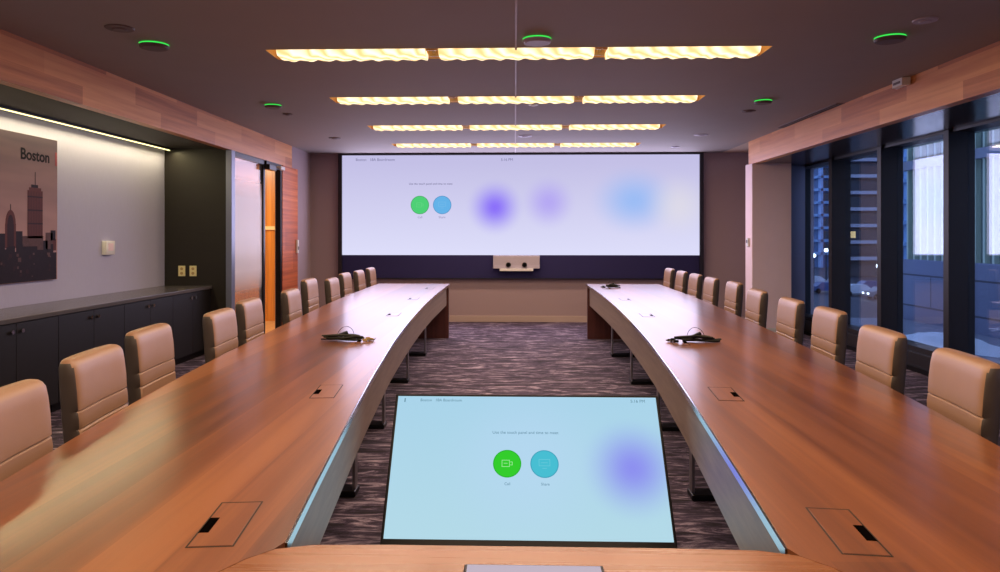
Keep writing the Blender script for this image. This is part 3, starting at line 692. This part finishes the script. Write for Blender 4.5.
# ------------------------------------------------------------------ cable bundles on the tables
def bundle(x, y, s, seed, label, scale=1, tan=True):
    rn = random.Random(seed)
    o = empty('cable_bundle', (x, y, .7405), label=label, cat='cables', group='bundled cables on the tables')
    for k in range(6):
        n = 40; a = .125*scale*(.75+.25*rn.random()); c = .016*(.5+rn.random()); ph = rn.random()*6; pts = []
        ox, oy = rn.uniform(-.03, .03), rn.uniform(-.02, .02)
        for i in range(n+1):
            th = ph+2*PI*i/n*1.0
            pts.append((ox+a*math.cos(th), oy+c*math.sin(th)+.008*math.sin(3*th+k), .006+.0065*k*.9+.004*(1+math.sin(2*th+k))))
        t = B(); tube(t, pts, .0042, 7); link('cable', t, M['greencable'] if k % 2 else M['black'], o, smooth=True)
    t = B(); pts = [(.0+.055*math.cos(PI*i/16)-.0, .03+.03*math.sin(PI*i/16), .02+.065*math.sin(PI*i/16)) for i in range(17)]
    tube(t, pts, .0016, 6); link('thin_wire', t, M['black'], o, smooth=True)
    for k in range(3):
        px = s*(.135+.014*k)*scale; py = -.02+.022*k
        t = B(); box(t, px-.015, px+.015, py-.006, py+.006, .002, .018+.008*(k == 1), bev=.002); pl = link('plug', t, M['tan_plug'] if tan else M['black'], o, smooth=True)
        t = B(); x0, x1 = sorted((px+s*.014, px+s*.026)); box(t, x0, x1, py-.004, py+.004, .006, .014); link('connector', t, M['steel'], pl)
    t = B(); cyl(t, (-.028, -.01, .035), (.02, .01, .052), .014, n=12); link('cable_tie', t, M['black'], o, smooth=True)
bundle(-1.07, 4.55, 1, 2, 'dark cable bundle with beige plugs lying on the left table wing')
bundle(1.13, 4.56, -1, 5, 'dark cable bundle with black plugs lying on the right table wing', tan=False)
bundle(1.24, 9.35, -1, 9, 'small far cable bundle at the video wall end of the right wing', scale=.75, tan=False)

# ------------------------------------------------------------------ chairs
def loop(cx, t, w_, z, n=32, e=5.0, curve=.0):
    L_ = []
    for k in range(n):
        a = 2*PI*k/n; c, s_ = math.cos(a), math.sin(a)
        xx = math.copysign(abs(c)**(2/e), c)*t/2; yy = math.copysign(abs(s_)**(2/e), s_)*w_/2
        L_.append((cx+xx+curve*(yy/(w_/2))**2, yy, z))
    return L_
def make_chair():
    r = empty('conference_chair')
    # back: front face at x = 0, sitter faces +x
    prof = [(.505, .055, .40), (.52, .072, .425), (.60, .080, .445), (.680, .080, .450), (.686, .072, .450), (.692, .080, .450), (.72, .083, .452), (.748, .080, .452), (.753, .072, .452), (.758, .081, .452), (.82, .083, .452), (.88, .079, .450), (.915, .073, .446), (.930, .064, .436), (.938, .050, .420), (.942, .028, .395)]
    b = B(); rings = []
    for z, t, w_ in prof:
        lean = -.045-.07*(z-.50)
        rings.append([b.verts.new(v) for v in loop(lean+.02-(.083-t)*.25, t, w_, z, e=6 if z < .93 else 5, curve=.012)])
    for a, c in zip(rings, rings[1:]):
        for k in range(len(a)): b.faces.new((a[k], a[(k+1) % len(a)], c[(k+1) % len(a)], c[k]))
    b.faces.new(rings[0]); b.faces.new(rings[-1])
    bmesh.ops.recalc_face_normals(b, faces=b.faces[:])
    for f in b.faces:
        f.normal_update()
        c = f.calc_center_median()
        side = abs(f.normal.y) > .62 and c.z < .932
        back = f.normal.x < -.5 and c.z < .925
        f.material_index = 1 if side or back else 0
    link('backrest', b, [M['leather'], M['shell']], r, smooth=True)
    b = B(); box(b, .0, .44, -.225, .225, .41, .485, bev=.028, seg=4); link('seat', b, M['leather'], r, smooth=True)
    b = B(); box(b, -.05, .36, -.15, .15, .385, .415, bev=.008); box(b, -.075, -.035, -.12, .12, .39, .56, bev=.01); link('seat_frame', b, M['shell'], r)
    b = B(); cyl(b, (.20, 0, .12), (.20, 0, .39), .028, n=20); cyl(b, (.20, 0, .07), (.20, 0, .24), .036, n=20); link('gas_column', b, M['chrome'], r, smooth=True)
    b = B(); cyl(b, (.20, 0, .075), (.20, 0, .12), .045, .035, 20)
    for k in range(5):
        a = 2*PI*k/5+.3; q = Vector((math.cos(a), math.sin(a), 0)); cyl(b, Vector((.20, 0, .095))+q*.03, Vector((.20, 0, .07))+q*.27, .022, .014, 10)
    base = link('star_base', b, M['chrome'], r, smooth=True)
    for k in range(5):
        a = 2*PI*k/5+.3; q = Vector((.20+.27*math.cos(a), .27*math.sin(a), .03)); n_ = Vector((-math.sin(a), math.cos(a), 0))
        b = B()
        for s in (-1, 1): cyl(b, q+n_*.008*s, q+n_*.022*s, .029, n=16)
        cyl(b, q, q+Vector((0, 0, .035)), .008, n=8); link('caster', b, M['black'], base, smooth=True)
    return r
proto = make_chair(); register(proto)
Lc = [(-1.475, 2.105, 0, 'tan leather conference chair cut off by the left picture edge, nearest chair of left row'),
      (-1.637, 2.855, 0, 'tan leather chair second from the camera in the left row, beside dark cabinets'),
      (-1.79, 3.60, 0, 'tan leather chair third from the camera in the left row'),
      (-1.77, 4.42, 0, 'tan leather chair fourth in the left row, in front of the niche end'),
      (-1.875, 5.20, 0, 'tan leather chair fifth in the left row, before the frosted glass panel'),
      (-1.875, 6.17, 0, 'tan leather chair sixth in the left row, before the doorway and red wood pier'),
      (-1.965, 7.05, .04, 'taller set tan leather chair seventh in the left row, before the grey wall'),
      (-1.945, 7.85, 0, 'pale tan leather chair, fourth from the far end of the left row'),
      (-2.06, 8.95, 0, 'pale tan leather chair third from the far end of the left row'),
      (-2.03, 9.62, 0, 'pale tan leather chair next to last at the far end of left row'),
      (-2.04, 10.45, 0, 'farthest pale chair of the left row, under the video wall corner')]
Rc = [(1.696, 2.86, 0, 'tan leather chair nearest the camera in the right row, biggest chair by the window'),
      (1.77, 3.64, 0, 'tan leather chair second from the camera in the right row'),
      (1.945, 4.64, 0, 'tan leather chair third from the camera in the right row, before second window'),
      (1.975, 5.36, 0, 'tan leather chair fourth in the right row, in front of cream wing wall edge'),
      (2.03, 6.27, 0, 'tan leather chair fifth in the right row, before cream wing wall corner'),
      (2.15, 7.32, 0, 'tan leather chair sixth in the right row, before the brown wall panel'),
      (2.135, 8.10, 0, 'tan leather chair seventh in the right row, at the video wall frame'),
      (2.148, 8.86, 0, 'pale tan leather chair third from the far end of the right row'),
      (2.14, 9.55, 0, 'pale tan leather chair next to last at the far end of the right row'),
      (2.15, 10.35, 0, 'farthest pale chair of the right row, under the video wall right corner')]
first = True
for s, rows, grp in ((-1, Lc, 'chairs along the left table wing'), (1, Rc, 'chairs along the right table wing')):
    for x, y, dz, lab in rows:
        c = proto if first else copy_tree(proto); first = False
        slope = math.atan2(out(y+.2)-out(y-.2), .4)
        rz = (slope if s < 0 else PI-slope)
        c.location = (x+(.008 if s < 0 else -.015), y, 0); c.rotation_euler = (0, 0, rz)
        if dz:
            for ch in [q for q in bpy.data.objects if q.parent == c]:
                if ch.name.split('.')[0] in ('backrest', 'seat', 'seat_frame'): ch.location.z += dz
        tag(c, lab, 'chair', grp)

# ------------------------------------------------------------------ outside
b = B(); box(b, 4.52, 8.0, -6, 15.4, -.42, -.30); struct('terrace_floor', b, M['concrete'])
def panel_mat():
    m = mat('parapet_slabs', (112, 118, 138), .6, var=.12, vscale=1.2); N = m.node_tree.nodes; L = m.node_tree.links; p = N['Principled BSDF']
    tc = N.new('ShaderNodeTexCoord'); sp = N.new('ShaderNodeSeparateXYZ'); mp = N.new('ShaderNodeCombineXYZ'); L.new(tc.outputs['Object'], sp.inputs[0])
    L.new(sp.outputs[1], mp.inputs[0]); L.new(sp.outputs[2], mp.inputs[1])
    br = N.new('ShaderNodeTexBrick'); br.inputs['Scale'].default_value = 1; br.inputs['Brick Width'].default_value = 2.2; br.inputs['Row Height'].default_value = .62; br.inputs['Mortar Size'].default_value = .018
    br.inputs['Color1'].default_value = srgb(116, 124, 150); br.inputs['Color2'].default_value = srgb(104, 112, 138); br.inputs['Mortar'].default_value = srgb(52, 54, 70)
    L.new(mp.outputs[0], br.inputs[0]); L.new(br.outputs[0], p.inputs['Base Color']); return m
b = B(); box(b, 8.0, 8.25, -6, 15.4, -.42, .92, bev=.01); struct('terrace_wall', b, panel_mat())
b = B()
rn = random.Random(4)
def snow_pile(x, y, rx, ry, h, label):
    t = B(); n, m_ = 28, 8
    ang = [1+.25*rn.random() for _ in range(n)]
    rows = []
    for j in range(m_):
        f = j/m_; zz = h*(1-f*f)
        rows.append([t.verts.new((rx*f*ang[k]*math.cos(2*PI*k/n), ry*f*ang[(k*3) % n]*math.sin(2*PI*k/n), zz*(.85+.3*rn.random()))) for k in range(n)] if j else [t.verts.new((0, 0, h))])
    last = [t.verts.new((rx*1.1*ang[k]*math.cos(2*PI*k/n), ry*1.1*ang[(k*3) % n]*math.sin(2*PI*k/n), 0)) for k in range(n)]; rows.append(last)
    for k in range(n): t.faces.new((rows[0][0], rows[1][k], rows[1][(k+1) % n]))
    for a, c in zip(rows[1:], rows[2:]):
        for k in range(n): t.faces.new((a[k], c[k], c[(k+1) % n], a[(k+1) % n]))
    t.faces.new(last)
    o = link('snow_patch', t, M['snow'], smooth=True, loc=(x, y, -.30)); tag(o, label, 'snow', 'snow on the terrace')
b.free()
snow_pile(6.75, 11.6, .55, .9, .16, 'white snow patch on terrace seen through the third window pane')
snow_pile(7.3, 8.6, .4, .7, .15, 'white snow patch on terrace seen through the rightmost pane')
# ribbed building along the terrace
rb = empty('ribbed_building', (14, 12, -12), label='pale greenish building with vertical ribs beyond the terrace wall', cat='building')
b = B(); box(b, 0, 8, -14, 14.5, 0, 45); link('wall', b, mat('ribbed_cladding', (92, 108, 104), .6, var=.1), rb)
b = B()
y = -14
while y < 14.5: box(b, -.16, .0, y, y+.09, 0, 45); y += .42
link('ribs', b, mat('rib_metal', (170, 185, 165), .5), rb)
b = B(); box(b, -.3, 0, -14, 14.5, 15.7, 16.0); link('ledge', b, M['concrete'], rb)
def tower(x, y, w_, d, h, z0, pitch, label, wall, slab, glow=0, seed=0, wrap=1.0):
    r = empty('apartment_tower', (x, y, z0), label=label, cat='building', group='towers beyond the windows')
    b = B(); box(b, -w_/2, w_/2, 0, d, 0, h); link('wall', b, wall, r)
    n = int(h/pitch); rn = random.Random(seed)
    sm = B(); gm = B(); lm = B()
    for k in range(1, n):
        z = k*pitch
        box(sm, -w_/2-wrap, w_/2+.4, -1.6, d, z, z+pitch*.20)
        box(gm, -w_/2+.6, w_/2-.4, -.05, .05, z+pitch*.25, z+pitch*.85)
        for q in range(int(w_/4)):
            if rn.random() < glow: box(lm, -w_/2+1+q*4, -w_/2+2+q*4, -.08, -.02, z+pitch*.35, z+pitch*.75)
    link('balcony_slabs', sm, slab, r); link('windows', gm, mat('tower_glass', (24, 34, 56), .1), r)
    if len(lm.verts): link('lit_windows', lm, emit('lit_flat', (1, .75, .4), .9), r)
    else: lm.free()
    fm = B(); nf = 1
    for k in range(nf+1): xx = -w_/2+w_*k/nf; box(fm, xx-.25, xx+.25, -1.6, 0, 0, h)
    link('piers', fm, slab, r)
tower(76.5, 175, 9, 5, 95, -6, 3.0, 'distant blue tower with balcony bands in the first window pane', mat('blue_tower', (70, 104, 150), .5), mat('blue_slab', (140, 180, 225), .5), .05, 1)
tower(65, 136, 9, 3, 85, -6, 3.0, 'distant grey brown tower with balcony bands in the second window pane', mat('brown_tower', (92, 86, 90), .6), mat('pale_slab', (190, 190, 205), .5), .08, 2)
tower(60.3, 107, 8, 4, 80, -6, 3.0, 'blue tower with balcony bands in the third pane, left of ribbed building', mat('blue_tower_near', (60, 104, 150), .5), mat('blue_slab_near', (130, 178, 225), .5), .05, 3)
b = B(); box(b, 8.3, 400, -60, 500, -6.2, -6.0); struct('street_ground', b, M['asphalt'])
carm = [mat('car_white', (210, 214, 224), .3), mat('car_blue', (60, 80, 130), .3), mat('car_grey', (120, 124, 135), .3)]
head = emit('headlamp', (.8, .9, 1), 5)
def car(x, y, m, label):
    r = empty('parked_car', (x, y, -6), label=label, cat='car', group='cars in the street below')
    b = B()
    prof = [(-2.2, .35), (-2.2, .85), (-1.5, .95), (-.9, 1.42), (.7, 1.42), (1.3, .98), (2.1, .85), (2.2, .35)]
    a = [b.verts.new((px, -.85, pz)) for px, pz in prof]; c = [b.verts.new((px, .85, pz)) for px, pz in prof]
    b.faces.new(a); b.faces.new(c)
    for k in range(len(prof)): b.faces.new((a[k], a[(k+1) % 8], c[(k+1) % 8], c[k]))
    link('body', b, m, r)
    for wx in (-1.35, 1.35):
        for wy in (-.8, .8):
            b = B(); cyl(b, (wx, wy-.1, .33), (wx, wy+.1, .33), .33, n=14); link('wheel', b, M['black'], r)
    for wy in (-.6, .6):
        b = B(); box(b, -2.26, -2.18, wy-.2, wy+.2, .6, .78); link('headlamp', b, head, r)
k = 0
CARL = ['white car parked in the street, leftmost in the first pane', 'blue car parked in the street, middle of the first pane', 'grey car parked in the street at the right of first pane',
        'white car parked in the street, left in the second pane', 'blue car parked in the street, middle of second pane', 'grey car parked in the street at the right of second pane']
for i, (px, d) in enumerate(((811, 110), (823, 96), (834, 103), (853, 92), (866, 99), (880, 87))):
    X = (px-516)/730*d; car(X, d, carm[i % 3], CARL[i])
for i, (px, d, h) in enumerate(((811, 98, 4.6), (823, 104, 5.2), (874, 89, 3.6))):
    X = (px-516)/730*d
    o = empty('street_lamp', (X, d, -6), label=('lit street lamp beyond first pane, left one', 'lit street lamp beyond first pane, right one', 'lit street lamp beyond the second pane')[i], cat='street lamp', group='street lamps below')
    t = B(); cyl(t, (0, 0, 0), (0, 0, h), .09, .06, 10); link('pole', t, M['black'], o)
    t = B(); bmesh.ops.create_uvsphere(t, u_segments=12, v_segments=8, radius=.28); link('globe', t, emit('street_glow', (.8, .9, 1), 6), o, loc=(0, 0, h+.2))
